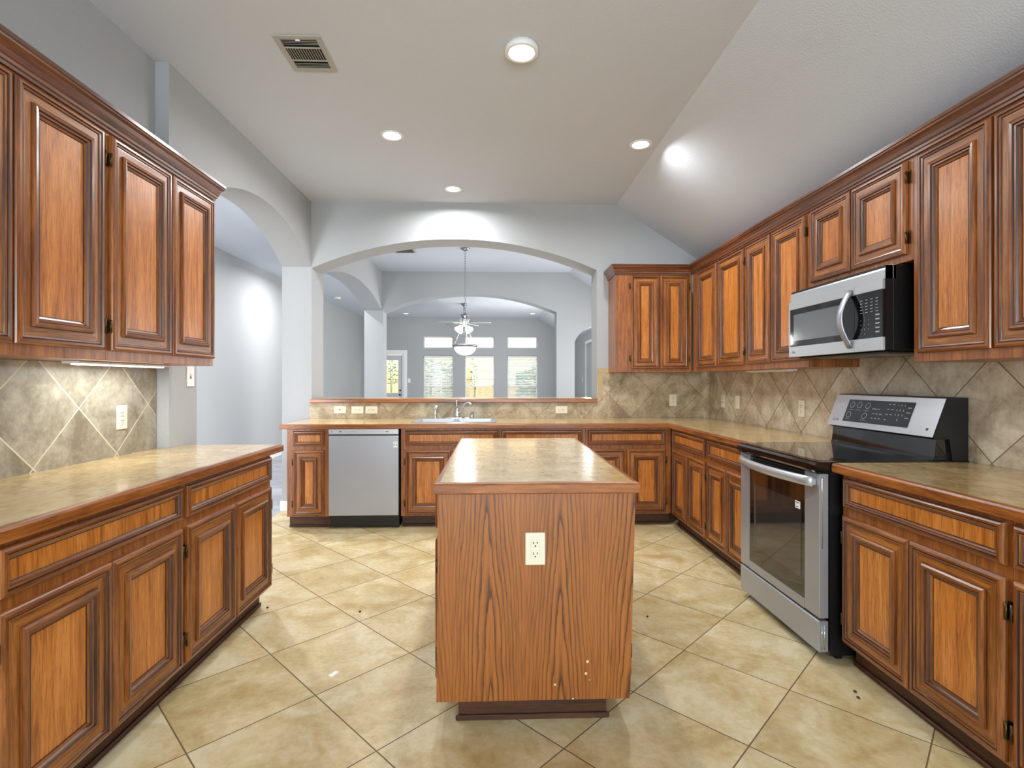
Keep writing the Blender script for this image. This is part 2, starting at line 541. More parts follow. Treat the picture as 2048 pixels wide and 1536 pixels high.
# left wall: plain part behind the cabinets, then the arched part
m = MB().box(-2.10, -1.89, -2.8, 2.97, 0, CZ)
a = [(2.97, 0), (2.97, CZ), (YB, CZ), (YB, 2.42)] + arc(3.24, YB, 2.42, 0.30)[::-1][1:-1] + [(3.24, 2.42), (3.24, 0)]
m.prism(a, 'x', -2.10, -1.815)
struct(m.build('wall_left', WALL))
struct(MB().box(XR, XR + .2, -2.8, 15, 0, cz_at(XR)).build('wall_right', WALL))
struct(MB().box(-3.9, -3.7, -2.8, 15, 0, CZ).build('wall_hall', WALL))
# front wall, behind the camera, with a window opening added for the fill light
def holed(mb, x0, x1, z0, z1, y0, y1, holes):
    xs = sorted({x0, x1, *[h[0] for h in holes], *[h[1] for h in holes]})
    zs = sorted({z0, z1, *[h[2] for h in holes], *[h[3] for h in holes]})
    for i in range(len(xs) - 1):
        for j in range(len(zs) - 1):
            cx, cz = (xs[i] + xs[i + 1]) / 2, (zs[j] + zs[j + 1]) / 2
            if any(h[0] < cx < h[1] and h[2] < cz < h[3] for h in holes): continue
            mb.box(xs[i], xs[i + 1], y0, y1, zs[j], zs[j + 1])
    return mb
struct(holed(MB(), -3.7, XR, 0, 2.43, -2.95, -2.8, [(-1.4, 1.6, 0.6, 2.3)]).prism([(-3.7, 2.43), (XR, 2.43), (CX, CZ), (-3.7, CZ)], 'y', -2.95, -2.8).build('wall_front', WALL))
struct(MB().box(-3.7, -2.1, -0.1, 0.1, 0, CZ).build('wall_hall_end', WALL))
# dining room: left wall with a wide arch, far wall with two arches
a = [(5.52, 0), (5.52, CZ), (8.5, CZ), (8.5, 2.43)] + arc(5.6, 8.5, 2.43, 0.22)[::-1][1:-1] + [(5.6, 2.43), (5.6, 0)]
struct(MB().prism(a, 'x', -2.10, -1.815).build('wall_dining_left', WALL))
Y2 = 8.5
up = [(-2.10, 0), (-2.10, CZ), (CX, CZ), (XR, cz_at(XR)), (XR, 0), (2.12, 0), (2.12, 1.93)]
up += arc(1.325, 2.12, 1.93, 0.27)[::-1][1:-1] + [(1.325, 1.93), (1.325, 0), (1.025, 0), (1.025, 2.415)]
up += arc(-1.80, 1.025, 2.415, 0.295)[::-1][1:-1] + [(-1.80, 2.415), (-1.80, 0)]
struct(MB().prism(up, 'y', Y2, Y2 + .29).build('wall_dining_back', WALL))
# living room far wall with windows and the glazed door
Y3 = 14.8
WX = [(-1.995, -1.162), (-0.823, 0.014), (0.384, 1.240)]
holes = [(a0, a1, 2.215, 2.55) for a0, a1 in WX] + [(a0, a1, 0.45, 2.005) for a0, a1 in WX] + [(-3.40, -2.545, 0, 2.07)]
m = holed(MB(), -3.7, CX, 0, CZ, Y3, Y3 + .2, holes)
m.prism([(CX, 0), (XR, 0), (XR, cz_at(XR)), (CX, CZ)], 'y', Y3, Y3 + .2)
struct(m.build('wall_living_back', WALL))

# trims: baseboards in the hall and at the foot of the pier
struct(MB().box(-3.7, -3.686, 0.1, Y3, 0, 0.11, bev=0.004).build('baseboard_hall', WHITE))
struct(MB().box(-2.115, -1.86, YB - .014, YB - 0.0005, 0, 0.10, bev=0.004).box(-2.115, -2.1005, YB, YB + TB, 0, 0.10, bev=.004).build('baseboard_back', WHITE))

# windows of the living room, and an added one around the fill light behind the camera
wi = 0
for (a0, a1) in WX:
    for (z0, z1, sash) in ((2.215, 2.55, False), (0.45, 2.005, True)):
        wi += 1
        fr = MB()
        t = 0.032
        y0, y1 = Y3 + .09, Y3 + .14
        fr.box(a0, a0 + t, y0, y1, z0, z1).box(a1 - t, a1, y0, y1, z0, z1)
        fr.box(a0 + t, a1 - t, y0, y1, z0, z0 + t).box(a0 + t, a1 - t, y0, y1, z1 - t, z1)
        if sash: fr.box(a0 + t, a1 - t, y0, y1, 1.12, 1.16)
        o = struct(fr.build('window_%d' % wi, WHITE))
        MB().box(a0 + t, a1 - t, y0 + .02, y0 + .026, z0 + t, z1 - t).build('pane', CLEAR, o)
fr = MB()
for x0, x1 in ((-1.4, -1.34), (0.07, 0.13), (1.54, 1.6)): fr.box(x0, x1, -2.9, -2.85, .6, 2.3)
fr.box(-1.4, 1.6, -2.9, -2.85, .54, .6).box(-1.4, 1.6, -2.9, -2.85, 2.3, 2.36)
wi += 1
o = struct(fr.build('window_%d' % wi, WHITE))
MB().box(-1.34, 1.54, -2.88, -2.874, .6, 2.3).build('pane', CLEAR, o)

# made-up window frames around the dining and living room fill lights
for yc, hw_, zc, hh in ((7.0, .95, 1.45, .8), (11.2, 1.1, 1.4, .75)):
    fr = MB()
    for y in (yc - hw_ - .05, yc, yc + hw_ + .05): fr.box(XR - .03, XR - .0005, y - .03, y + .03, zc - hh - .08, zc + hh + .08)
    for z in (zc - hh - .05, zc + hh + .05): fr.box(XR - .03, XR - .0005, yc - hw_ - .02, yc + hw_ + .02, z - .03, z + .03)
    wi += 1
    struct(fr.build('window_%d' % wi, WHITE))

# glazed garden door
dx0, dx1 = -3.35, -2.60
o = struct(holed(MB(), dx0, dx1, 0.01, 2.02, Y3 + .03, Y3 + .075, [(dx0 + .13, dx1 - .11, .95, 1.88)]).build('door_1', DOORP))
mu = MB()
for i in range(1, 3): x = dx0 + .13 + (dx1 - dx0 - .24) * i / 3; mu.box(x - .008, x + .008, Y3 + .035, Y3 + .06, .95, 1.88)
for i in range(1, 3): z = .95 + .93 * i / 3; mu.box(dx0 + .13, dx1 - .11, Y3 + .035, Y3 + .06, z - .008, z + .008)
mu.build('glazing_bars', WHITE, o)
MB().box(dx0 + .13, dx1 - .11, Y3 + .048, Y3 + .053, .95, 1.88).build('pane', CLEAR, o)
MB().lathe([(0, 0), (.012, 0), (.014, -.03), (.028, -.04), (.026, -.06), (0, -.065)], (dx1 - .055, Y3 + .03, .90), 14, axis='y').build('door_knob', BLACK, o)
MB().lathe([(.026, 0), (.026, -.012), (.012, -.03), (0, -.03)], (dx1 - .055, Y3 + .03, 1.02), 14, axis='y').build('deadbolt', BLACK, o)
tr = MB()
tr.box(-3.49, -3.40, Y3 - .018, Y3 - .001, 0, 2.16).box(-2.545, -2.455, Y3 - .018, Y3 - .001, 0, 2.16).box(-3.40, -2.545, Y3 - .018, Y3 - .001, 2.07, 2.16)
tr.box(-3.40, -3.355, Y3, Y3 + .1, 0, 2.07).box(-2.59, -2.545, Y3, Y3 + .1, 0, 2.07).box(-3.355, -2.59, Y3, Y3 + .1, 2.03, 2.07)
struct(tr.build('trim_1', WHITE))

# blinds
def blind(a0, a1, tilt, label):
    t = thing('window_blind', label, 'blind', ((a0 + a1) / 2, Y3 + .045, 0.45), 0, 'white slatted blinds in the far windows')
    w = (a1 - a0) / 2 - .012
    MB().box(-w, w, -.03, .03, 1.49, 1.545, bev=.004).build('head_rail', WHITE, t)
    sl = MB()
    for i in range(34):
        z = 0.05 + i * 0.0425
        M = Matrix.Translation((0, 0, z)) @ Matrix.Rotation(R(tilt), 4, 'X')
        sl.box(-w, w, -.022, .022, -.0012, .0012, M=M)
    sl.build('slats', SLATM, t)
    MB().box(-w, w, -.018, .018, 0.004, 0.022).build('bottom_rail', WHITE, t)
    ld = MB()
    for x in (-w * .7, w * .7): ld.box(x - .0015, x + .0015, -.024, -.022, 0.01, 1.5)
    ld.build('ladder_cord', WHITE, t)
blind(*WX[0], -42, 'white slatted blind tilted half shut in the far window nearest the glazed door')
blind(*WX[1], 4, 'white slatted blind with open slats in the middle far window, showing the peach fence')
blind(*WX[2], -38, 'white slatted blind tilted half shut in the rightmost far window')

# ------------------------------------------------------------------ garden beyond the far windows
tag(MB().box(-14, 14, 15.0, 40, -.2, -.05).build('lawn', GRASS), 'green lawn outside beyond the far windows', 'lawn')
fn = thing('garden_fence', 'pale wooden board fence seen outside through the middle far window', 'fence', (0, 19, 0))
bd = MB()
for i in range(78): x = -9 + i * .215; bd.box(x, x + .2, 0, .02, -.05, 1.72 + .01 * (i % 2))
bd.build('boards', FENCEM, fn)
MB().box(-9, 7.7, -.04, -.002, 1.35, 1.44).box(-9, 7.7, -.04, -.002, .3, .39).build('rails', FENCEM, fn)
hs = thing('neighbour_house', 'peach stucco house wall beyond the garden fence', 'house', (0, 24, 0))
MB().box(-9, 11, 0, .4, -.05, 5.4).build('wall', STUCCO, hs)
MB().box(-9.3, 11.3, -.5, 1.0, 5.4, 5.6).build('roof_eave', ROOFM, hs)
def hedge(x0, x1, y, h, label):
    t = thing('garden_shrub', label, 'shrub', ((x0 + x1) / 2, y, -.045))
    lf = MB()
    for i in range(900):
        x = random.uniform(x0, x1) - (x0 + x1) / 2
        z = h * random.uniform(.04, 1) ** .8 * (1 - .25 * abs(x) / (x1 - x0))
        M = Matrix.Translation((x, random.uniform(-.3, .3), z)) @ Matrix.Rotation(random.uniform(0, 6.28), 4, 'Z') @ Matrix.Rotation(random.gauss(0, .9), 4, 'X')
        lf.add([(-.10, 0, 0), (0, -.05, 0), (.10, 0, 0), (0, .05, 0.02)], [[0, 1, 2, 3]], M=M)
    lf.build('foliage', LEAF, t)
    MB().tube([(0, 0, 0), (0, 0, h * .6)], .03).build('stem', CRUMB, t)
hedge(-3.1, -1.15, 17.6, 2.1, 'dense green shrub behind the leftmost far blind')
hedge(.75, 2.0, 17.6, 1.8, 'dense green shrub behind the rightmost far blind')
def tree(x, y, h, label, nl=220, rr=.38):
    t = thing('small_tree', label, 'tree', (x, y, -.04))
    MB().tube([(0, 0, 0), (.03, 0, h * .4), (-.02, 0, h * .8)], [.022, .016, .008]).build('trunk', LEAF, t)
    lf = MB()
    for i in range(nl):
        a, b = random.uniform(0, 2 * PI), random.gauss(0, 1)
        r = random.uniform(.02, rr)
        M = Matrix.Translation((r * math.cos(a), r * math.sin(a), h * random.uniform(.45, 1))) @ Matrix.Rotation(a, 4, 'Z') @ Matrix.Rotation(b, 4, 'X')
        lf.add([(-.05, 0, 0), (0, -.025, 0), (.05, 0, 0), (0, .025, 0.01)], [[0, 1, 2, 3]], M=M)
    lf.build('foliage', LEAF, t)
tree(-.70, 18.3, 2.3, 'slim green sapling outside the middle far window', 70, .12)
tree(-3.6, 18.2, 2.7, 'leafy tree outside the glazed garden door')

# ------------------------------------------------------------------ cabinet fronts
DOOR = [(0, 0, 0), (0, -.011, 0), (.003, -.0155, 1), (.010, -.0195, 1), (.018, -.0198, 1), (.020, -.0150, 2), (.0215, -.0150, 2), (.023, -.0165, 1), (.029, -.0145, 1), (.031, -.0112, 2), (.036, -.0115, 0),
        (.059, -.0115, 0), (.0605, -.0113, 2), (.0612, -.019, 1), (.067, -.0235, 1), (.076, -.0220, 1), (.078, -.0160, 2), (.080, -.0165, 1), (.086, -.0160, 1), (.0895, -.0100, 2), (.091, -.0100, 1), (.097, -.0065, 1), (.100, -.0045, 2), (.101, -.005, 2)]
DRAW = [(0, 0, 0), (0, -.011, 0), (.003, -.0155, 1), (.010, -.0195, 1), (.017, -.0198, 1), (.019, -.0150, 2), (.0205, -.0150, 2), (.022, -.0165, 1), (.028, -.0150, 1), (.030, -.0105, 2), (.037, -.0080, 1), (.040, -.0045, 2), (.041, -.005, 2)]
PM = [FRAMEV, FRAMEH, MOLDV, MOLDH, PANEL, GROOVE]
def panel_mb(w, h, rings):
    mb = MB()
    lim = min(w, h) / 2 - .028
    k = min(1.0, lim / rings[-1][0])
    vs, fs, ms = [], [], []
    for (i, y, _) in rings:
        i *= k
        vs += [(i, y, i), (w - i, y, i), (w - i, y, h - i), (i, y, h - i)]
    for r in range(len(rings) - 1):
        mo = rings[r + 1][2]
        for q in range(4):
            q2 = (q + 1) % 4
            fs.append([r * 4 + q, r * 4 + q2, r * 4 + 4 + q2, r * 4 + 4 + q])
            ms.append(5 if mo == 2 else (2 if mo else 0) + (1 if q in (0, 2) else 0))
    n = len(rings) - 1
    fs.append([n * 4, n * 4 + 1, n * 4 + 2, n * 4 + 3]); ms.append(4)
    fs.append([3, 2, 1, 0]); ms.append(0)
    return mb.add(vs, fs, ms)
def front(parent, kind, x0, x1, z0, z1, hinge=None, y=-0.0005, name=None, rot=0.0, origin=None):
    """a door or drawer front; local x from x0 to x1 along the face of the cabinet"""
    w, h = x1 - x0, z1 - z0
    loc = origin if origin else (x0, y, z0)
    o = panel_mb(w, h, DRAW if kind == 'drawer' else DOOR).build(name or ('drawer_front' if kind == 'drawer' else 'door'), PM, parent, loc, (0, 0, rot))
    if hinge:
        hx = 0 if hinge == 'l' else w
        sgn = -1 if hinge == 'l' else 1
        for hz in ((.075, h - .125) if h > .5 else (.05, h - .10)):
            hb = MB()
            hb.cyl((hx + sgn * .004, -.013, hz), .0045, .05, 'z', 8)
            xa, xb = sorted((hx + sgn * .001, hx + sgn * .016))
            hb.box(xa, xb, -.0035, -.0005, hz - .004, hz + .054)
            hb.lathe([(0, -.006), (.004, -.003), (.004, 0)], (hx + sgn * .004, -.013, hz), 8)
            tag(hb.build('hinge', BRONZE, o), 'bronze hinge')
    return o

def base_unit(name, label, loc, rz, w, depth, drawers, doors, group, z0=.105, z1=.871, toe=.06, hollow=False):
    t = thing(name, label, 'cabinet', loc, rz, group)
    cb = MB()
    if hollow:
        cb.box(0, w, 0, .02, z0, z1).box(0, .018, .02, depth, z0, z1).box(w - .018, w, .02, depth, z0, z1).box(.018, w - .018, .02, depth, z0, z0 + .02).box(.018, w - .018, depth - .01, depth, z0 + .02, .7)
    else:
        cb.box(0, w, 0, depth, z0, z1, bev=.0015)
    cb.build('carcass', BODY, t)
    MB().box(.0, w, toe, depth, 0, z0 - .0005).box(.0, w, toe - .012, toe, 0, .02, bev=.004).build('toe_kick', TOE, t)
    for d in drawers: front(t, 'drawer', *d, .722, .853)
    for d in doors: front(t, 'door', d[0], d[1], .118, .684, d[2])
    return t
def wall_unit(name, label, loc, rz, w, depth, doors, group, z0=1.372, z1=2.31, dz=(1.412, 2.29)):
    t = thing(name, label, 'cabinet', loc, rz, group)
    MB().box(0, w, 0, depth, z0 - loc[2], z1 - loc[2], bev=.0015).build('carcass', BODY, t)
    for d in doors: front(t, 'door', d[0], d[1], dz[0] - loc[2], dz[1] - loc[2], d[2])
    return t

# left base run: faces +x, local x grows away from the camera
FL = -1.285
def L(y): return y
base_unit('base_cabinet', 'oak base cabinet cut off at the left edge under the left counter', (FL, .55, 0), PI / 2, .812, .59, [(.02, .79)], [(.02, .403, 'l'), (.407, .79, 'r')], 'oak base cabinets of the left run')
base_unit('base_cabinet', 'nearest oak base cabinet of the left run to be seen whole', (FL, 1.364, 0), PI / 2, .820, .59, [(.018, .806)], [(.018, .412, 'l'), (.416, .806, 'r')], 'oak base cabinets of the left run')
base_unit('base_cabinet', 'far oak base cabinet of the left run, ending beside the archway', (FL, 2.186, 0), PI / 2, .846, .52, [(.018, .832)], [(.018, .416, 'l'), (.424, .832, 'r')], 'oak base cabinets of the left run')
# left wall units
FU = -1.572
wall_unit('wall_cabinet', 'oak wall cabinet cut off at the left edge of the photo', (FU, .46, 1.372), PI / 2, .83, .315, [(.03, .40, 'l'), (.41, .80, 'r')], 'oak wall cabinets of the left run')
wall_unit('wall_cabinet', 'oak wall cabinet nearest on the left with the broad tall door', (FU, 1.292, 1.372), PI / 2, .868, .315, [(.02, .448, 'l'), (.457, .846, 'r')], 'oak wall cabinets of the left run')
wall_unit('wall_cabinet', 'oak wall cabinet with two narrow doors at the far end by the archway', (FU, 2.161, 1.372), PI / 2, .806, .315, [(.016, .410, 'l'), (.422, .796, None)], 'oak wall cabinets of the left run')
# back run: faces -y
FB = 4.59
base_unit('base_cabinet', 'narrow oak base cabinet left of the dishwasher with a single door', (-1.80, FB, 0), 0, .358, .62, [(.055, .324)], [(.055, .324, 'l')], 'oak base cabinets of the back run')
base_unit('base_cabinet', 'oak sink base cabinet right of the dishwasher, partly behind the island', (-.815, FB, 0), 0, .862, .62, [(.038, .846)], [(.038, .438, 'l'), (.446, .846, 'r')], 'oak base cabinets of the back run', hollow=True)
base_unit('base_cabinet', 'oak base cabinet right of the sink base, mostly hidden behind the island', (.048, FB, 0), 0, .762, .62, [(.018, .733)], [(.018, .371, 'l'), (.379, .733, 'r')], 'oak base cabinets of the back run')
base_unit('base_cabinet', 'oak base cabinet in the back right corner with wide drawer over two doors', (.811, FB, 0), 0, .768, .62, [(.019, .716)], [(.019, .363, 'l'), (.371, .716, 'r')], 'oak base cabinets of the back run')
# right run: faces -x, local x grows towards the camera
FR = 1.580
base_unit('base_cabinet', 'oak base cabinet of the right run next to the back corner', (FR, 4.575, 0), -PI / 2, .780, .615, [(.053, .761)], [(.053, .399, 'l'), (.405, .761, 'r')], 'oak base cabinets of the right run')
base_unit('base_cabinet', 'oak base cabinet just behind the range on the right run, drawer over two doors', (FR, 3.794, 0), -PI / 2, .69, .615, [(.017, .672)], [(.017, .332, 'l'), (.339, .672, 'r')], 'oak base cabinets of the right run')
base_unit('base_cabinet', 'large oak base cabinet in front of the range with bronze hinges on its wider door', (FR, 2.302, 0), -PI / 2, .778, .615, [(.019, .756)], [(.014, .385, 'l'), (.392, .759, 'r')], 'oak base cabinets of the right run')
base_unit('base_cabinet', 'oak base cabinet cut off by the lower right edge of the photo', (FR, 1.523, 0), -PI / 2, .80, .615, [(.006, .78)], [(.006, .385, 'l'), (.392, .78, 'r')], 'oak base cabinets of the right run')
# right wall units
FW = 1.890
g = 'oak wall cabinets of the right run'
wall_unit('wall_cabinet', 'oak wall cabinet of the right run beside the back corner, two narrow doors', (FW, 4.872, 1.372), -PI / 2, 1.046, .312, [(.129, .541, None), (.571, 1.019, 'r')], g)
wall_unit('wall_cabinet', 'oak wall cabinet of the right run left of the microwave, reflections on its two doors', (FW, 3.825, 1.372), -PI / 2, .767, .312, [(.011, .343, None), (.369, .744, 'r')], g)
wall_unit('wall_cabinet', 'short oak wall cabinet with two small doors over the microwave', (FW, 3.057, 1.835), -PI / 2, .778, .312, [(.036, .375, None), (.387, .747, 'r')], g, 1.835, 2.31, (1.868, 2.292))
wall_unit('wall_cabinet', 'tall oak wall cabinet nearest on the right, light glinting on its broad door', (FW, 2.278, 1.372), -PI / 2, .80, .312, [(.036, .376, None), (.388, .77, 'r')], g)
wall_unit('wall_cabinet', 'oak wall cabinet at the right edge of the photo, mostly out of view', (FW, 1.477, 1.372), -PI / 2, .80, .312, [(.03, .39, 'l'), (.40, .77, 'r')], g)
# wall unit on the back wall, right of the arch
wall_unit('wall_cabinet', 'oak wall cabinet on the back wall right of the arch, two slim doors', (1.157, 4.908, 1.372), 0, .730, .314, [(.142, .418, 'l'), (.424, .700, 'r')], 'oak wall cabinets on the back wall', 1.372, 2.31, (1.402, 2.292))

# crown mouldings
CR = [(0.0005, 0), (.010, 0), (.011, .010), (.017, .014), (.018, .024), (.022, .030), (.026, .046), (.034, .060), (.043, .068), (.044, .074), (.049, .078), (.049, .092), (.0005, .092)]
CR = [(o, z + 2.300) for o, z in CR]
tag(MB().sweep(CR, [(FU, .46), (FU, 2.967), (-1.815, 2.967)], mi_of=[0, 1]).build('crown_moulding', [DARKH, DARKX]), 'dark oak crown moulding along the top of the left wall cabinets', 'moulding')
tag(MB().sweep(CR, [(1.157, 5.225), (1.157, 4.908), (FW, 4.908), (FW, .68)], mi_of=[0, 1, 0]).build('crown_moulding', [DARKH, DARKX]), 'dark oak crown moulding along the top of the right and back wall cabinets', 'moulding')

# ------------------------------------------------------------------ countertops
TOPZ = .914
ED = [(0, .872), (.019, .872), (.022, .876), (.022, .904), (.018, .911), (.012, .9135), (0, .9135)]
def counter(label, polys, path, mi_of, closed=False, name='countertop'):
    t = thing(name, label, 'countertop', (0, 0, 0))
    m = MB()
    for p in polys: m.prism(p, 'z', .8725, TOPZ)
    m.build('laminate_top', LAM, t)
    tag(MB().sweep(ED, path, closed, mi_of=mi_of).build('wood_edge', [EDGEX, EDGEY], t), 'oak front edge')
    return t
rect = lambda x0, x1, y0, y1: [(x0, y0), (x1, y0), (x1, y1), (x0, y1)]
counter('tan laminate countertop with oak edge on the left run beneath the lit wall tiles',
        [rect(-1.879, -1.27, .5, 2.966), rect(-1.812, -1.27, 2.966, 3.11)], [(-1.27, .5), (-1.27, 3.11), (-1.811, 3.11)], [1, 0])
SX0, SX1, SY0, SY1 = -.72, .0, 4.67, 5.14        # sink cut-out
counter('L-shaped tan laminate countertop with oak edge holding the sink along the back wall',
        [rect(-1.83, SX0, 4.57, 5.22), rect(SX1, 2.196, 4.57, 5.22), rect(SX0, SX1, 4.57, SY0), rect(SX0, SX1, SY1, 5.22), rect(1.562, 2.196, 3.098, 4.57)],
        [(-1.83, 5.22), (-1.83, 4.57), (1.562, 4.57), (1.562, 3.098)], [1, 0, 1])
counter('tan laminate countertop with oak edge right of the range, cut off by the photo edge',
        [rect(1.562, 2.196, .72, 2.322)], [(1.562, 2.322), (1.562, .72)], [1])
counter('glossy tan laminate island countertop with thick oak edge',
        [rect(-.2, .518, 1.93, 3.39)], [(-.2, 1.93), (.518, 1.93), (.518, 3.39), (-.2, 3.39)], [0, 1, 0, 1], True, 'island_countertop')
# bar ledge of the pass-through
t = thing('bar_ledge', 'oak-edged raised bar ledge on the half wall under the pass-through arch', 'ledge', (0, 0, 1.07))
MB().box(-1.79, 1.02, 5.225, 5.66, .0005, .042).build('ledge_top', LAM, t)
le = [(0, .0005), (.02, .0005), (.026, .006), (.026, .036), (.02, .042), (0, .042)]
MB().sweep(le, [(-1.812, 5.215), (1.035, 5.215)], mi_of=[0]).build('wood_edge', [EDGEX, EDGEY], t)

# ------------------------------------------------------------------ tiled backsplashes
tag(MB().box(-1.888, -1.880, .5, 2.962, .914, 1.371).build('backsplash', SPL_L), 'diamond-laid stone-look tile backsplash on the left wall, lit from above', 'backsplash')
m = MB().box(-1.828, 1.046, YB - .008, YB - .0005, .914, 1.0695).box(1.047, 2.199, YB - .008, YB - .0005, .914, 1.418)
o = tag(m.build('backsplash', SPL_B), 'diamond-laid tan tile backsplash on the back wall behind the sink', 'backsplash')
MB().box(1.052, 1.098, YB - .0095, YB - .0082, 1.12, 1.245).box(1.052, 1.098, YB - .0095, YB - .0082, 1.249, 1.368).box(1.052, 1.21, YB - .0095, YB - .0082, 1.372, 1.416).build('border_tile', plain('border_tile_tan', lin(184, 160, 114), .4), o)
tag(MB().box(2.200, 2.2075, .72, YB - .009, .914, 1.45).build('backsplash', SPL_R), 'diamond-laid tan tile backsplash on the right wall behind the range', 'backsplash')

# ------------------------------------------------------------------ island
isl = thing('kitchen_island', 'oak island cabinet standing alone on the tile floor, flame-grained end panel facing the camera', 'island', (.155, 1.935, 0))
MB().box(-.3565, .3515, .012, 1.425, .10, .8715).build('carcass', BODY, isl)
ep = MB()
P = [(-.368, .100), (.354, .100), (.375, .8715), (-.362, .8715)]
ep.prism(P, 'y', -.004, .0115)
tag(ep.build('end_panel', ENDP, isl), 'flat oak end panel with flame-shaped grain')
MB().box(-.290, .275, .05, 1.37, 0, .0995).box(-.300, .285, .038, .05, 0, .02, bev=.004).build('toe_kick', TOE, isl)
for side in (-1, 1):
    xs = -.3575 if side < 0 else .3525
    rot = -PI / 2 if side < 0 else PI / 2
    for (y0, y1) in ((.03, .70), (.73, 1.40)):
        org = lambda a, b, z: (xs, b, z) if side < 0 else (xs, a, z)
        front(isl, 'drawer', 0, y1 - y0, 0, .131, None, rot=rot, origin=org(y0, y1, .735))
        mid = (y0 + y1) / 2
        front(isl, 'door', 0, mid - .003 - y0, 0, .53, 'r' if side < 0 else 'l', rot=rot, origin=org(y0, mid - .003, .165))
        front(isl, 'door', 0, y1 - mid - .003, 0, .53, 'l' if side < 0 else 'r', rot=rot, origin=org(mid + .003, y1, .165))

# ------------------------------------------------------------------ dishwasher
dw = thing('dishwasher', 'stainless steel dishwasher under the back counter left of the sink', 'dishwasher', (-1.13, 4.55, 0))
MB().box(-.299, .299, .045, .62, .02, .868).build('tub', BLACK, dw)
MB().box(-.285, .285, .09, .10, .005, .118).box(-.27, -.262, .08, .09, .03, .10).box(.262, .27, .08, .09, .03, .10).build('toe_panel', BLACK, dw)
dr = MB()
dr.prism([(0, .122), (0, .803), (.008, .815), (.030, .817), (.042, .817), (.042, .122)], 'x', -.299, .299)
dr.build('door', STEELZ, dw)
MB().prism([(0, .826), (.0, .868), (.004, .872), (.044, .872), (.044, .826)], 'x', -.299, .299).build('control_strip', STEEL, dw)
MB().box(-.299, .299, .016, .044, .8175, .8255).build('pocket_handle', BLACK, dw)
k = MB()
for x0, w_ in ((-.21, .022), (.19, .022)): k.box(x0, x0 + w_, -.001, -.0002, .846, .853, 1)
for i in range(6): k.box(-.165 + i * .02, -.157 + i * .02, -.001, -.0002, .8475, .8505, 1)
for i in range(6): k.box(.06 + i * .021, .067 + i * .021, -.001, -.0002, .8475, .8505, 1)
k.lathe([(0, -.001), (.008, -.001), (.008, 0)], (-.272, -.0002, .849), 14, 0, axis='y')
k.build('control_marks', [MARK, MARKD], dw)
bg = MB().box(.256, .292, -.001, -.0002, .71, .762, 0)
write(bg, '10', .026, .276, -.0012, .732, 1)
bg.box(.259, .263, -.0014, -.001, .726, .740, 1)
bg.box(.262, .286, -.0014, -.001, .751, .754, 1)
tag(bg.build('warranty_badge', [WPLAST, MARKD], dw), 'white badge with the number 10')

# ------------------------------------------------------------------ range
# local frame: x along the front (0 far end .. .758 near end), -y out into the room, z up
RW = .758
rg = thing('range', 'stainless steel electric range with black glass top standing between the right counters', 'range', (1.535, 3.086, 0), -PI / 2)
MB().box(0, RW, .0, .64, .03, .868).box(.03, .06, .05, .08, 0, .03).box(RW - .06, RW - .03, .05, .08, 0, .03).build('body', BLACK, rg)
ck = MB()
ck.prism([(-.070, .878), (-.064, .868), (0, .868), (.66, .868), (.66, .918), (-.045, .918), (-.060, .913), (-.069, .902)], 'x', 0, RW)
ck.box(.03, RW - .03, -.03, .55, .9182, .9195)
ck.build('cooktop', GLOSSB, rg)
dr = MB()
yF, yB = -.048, -.004
D0, D1 = .200, .862
dr.box(0, .105, yF, yB, D0, D1, 0, .003)
dr.box(RW - .115, RW, yF, yB, D0, D1, 0, .003)
dr.box(.105, RW - .115, yF, yB, D0, .245, 0)
door = dr.build('oven_door', STEELZ, rg)
MB().box(.1055, RW - .1155, yF + .003, yB, .2455, .800).build('door_glass', OVENG, door)
MB().box(.160, .612, yF + .0018, yF + .0028, .34, .70).build('inner_window', plain('oven_window', lin(50, 47, 45), .06, 0, .6), door)
MB().box(.160, .176, yF + .0010, yF + .0016, .34, .70).build('window_frame', plain('oven_window_frame', lin(78, 80, 82), .2), door)
vb = MB()
vb.box(.106, RW - .116, yF + .02, yB, .801, .861, 0)
for i in range(3): vb.box(.106, RW - .116, yF + .004, yF + .018, .808 + i * .019, .817 + i * .019, 0, .002)
vb.build('vent_slots', BLACK, door)
st = MB().box(.565, .607, yF + .0006, yF + .0016, .664, .700)
st.box(.570, .602, yF + .0002, yF + .0006, .690, .694, 1).box(.570, .594, yF + .0002, yF + .0006, .671, .674, 1)
tag(st.build('paper_sticker', [PAPER, MARKD], door), 'small white sticker on the oven glass')
hp = []
for i in range(17):
    f = i / 16
    hp.append((.03 + f * (RW - .06), yF - .012 - .05 * math.sin(PI * f) ** .7, .822))
hb = MB().tube(hp, .02, 12, squash=(.6, 1.2))
hb.box(.022, .05, yF - .02, yF, .806, .838, 0, .004).box(RW - .05, RW - .022, yF - .02, yF, .806, .838, 0, .004)
hb.build('handle', STEEL, door)
tm = MB().tube([(RW + .001, -.036, .52), (RW + .001, -.036, .84), (RW + .001, -.030, .846)], .0025, 6)
tm.build('side_trim', CHROME, door)
MB().box(0, RW, -.050, -.004, .045, .188, 0, .004).build('storage_drawer', STEELZ, rg)
MB().tube([(RW + .001, -.036, .06), (RW + .001, -.036, .17)], .0025, 6).tube([(RW + .001, -.024, .06), (RW + .001, -.024, .17)], .0025, 6).build('drawer_side_trim', CHROME, rg)
MB().prism([(.50, .9195), (.505, .935), (.515, 1.015), (.57, 1.015), (.57, .9195)], 'x', .012, RW - .014).build('backguard_apron', GLOSSB, rg)
bgd = MB()
bgd.prism([(.488, 1.030), (.553, 1.204), (.565, 1.211), (.655, 1.211), (.655, .919), (.58, .919), (.565, 1.020)], 'x', RW - .012, RW)
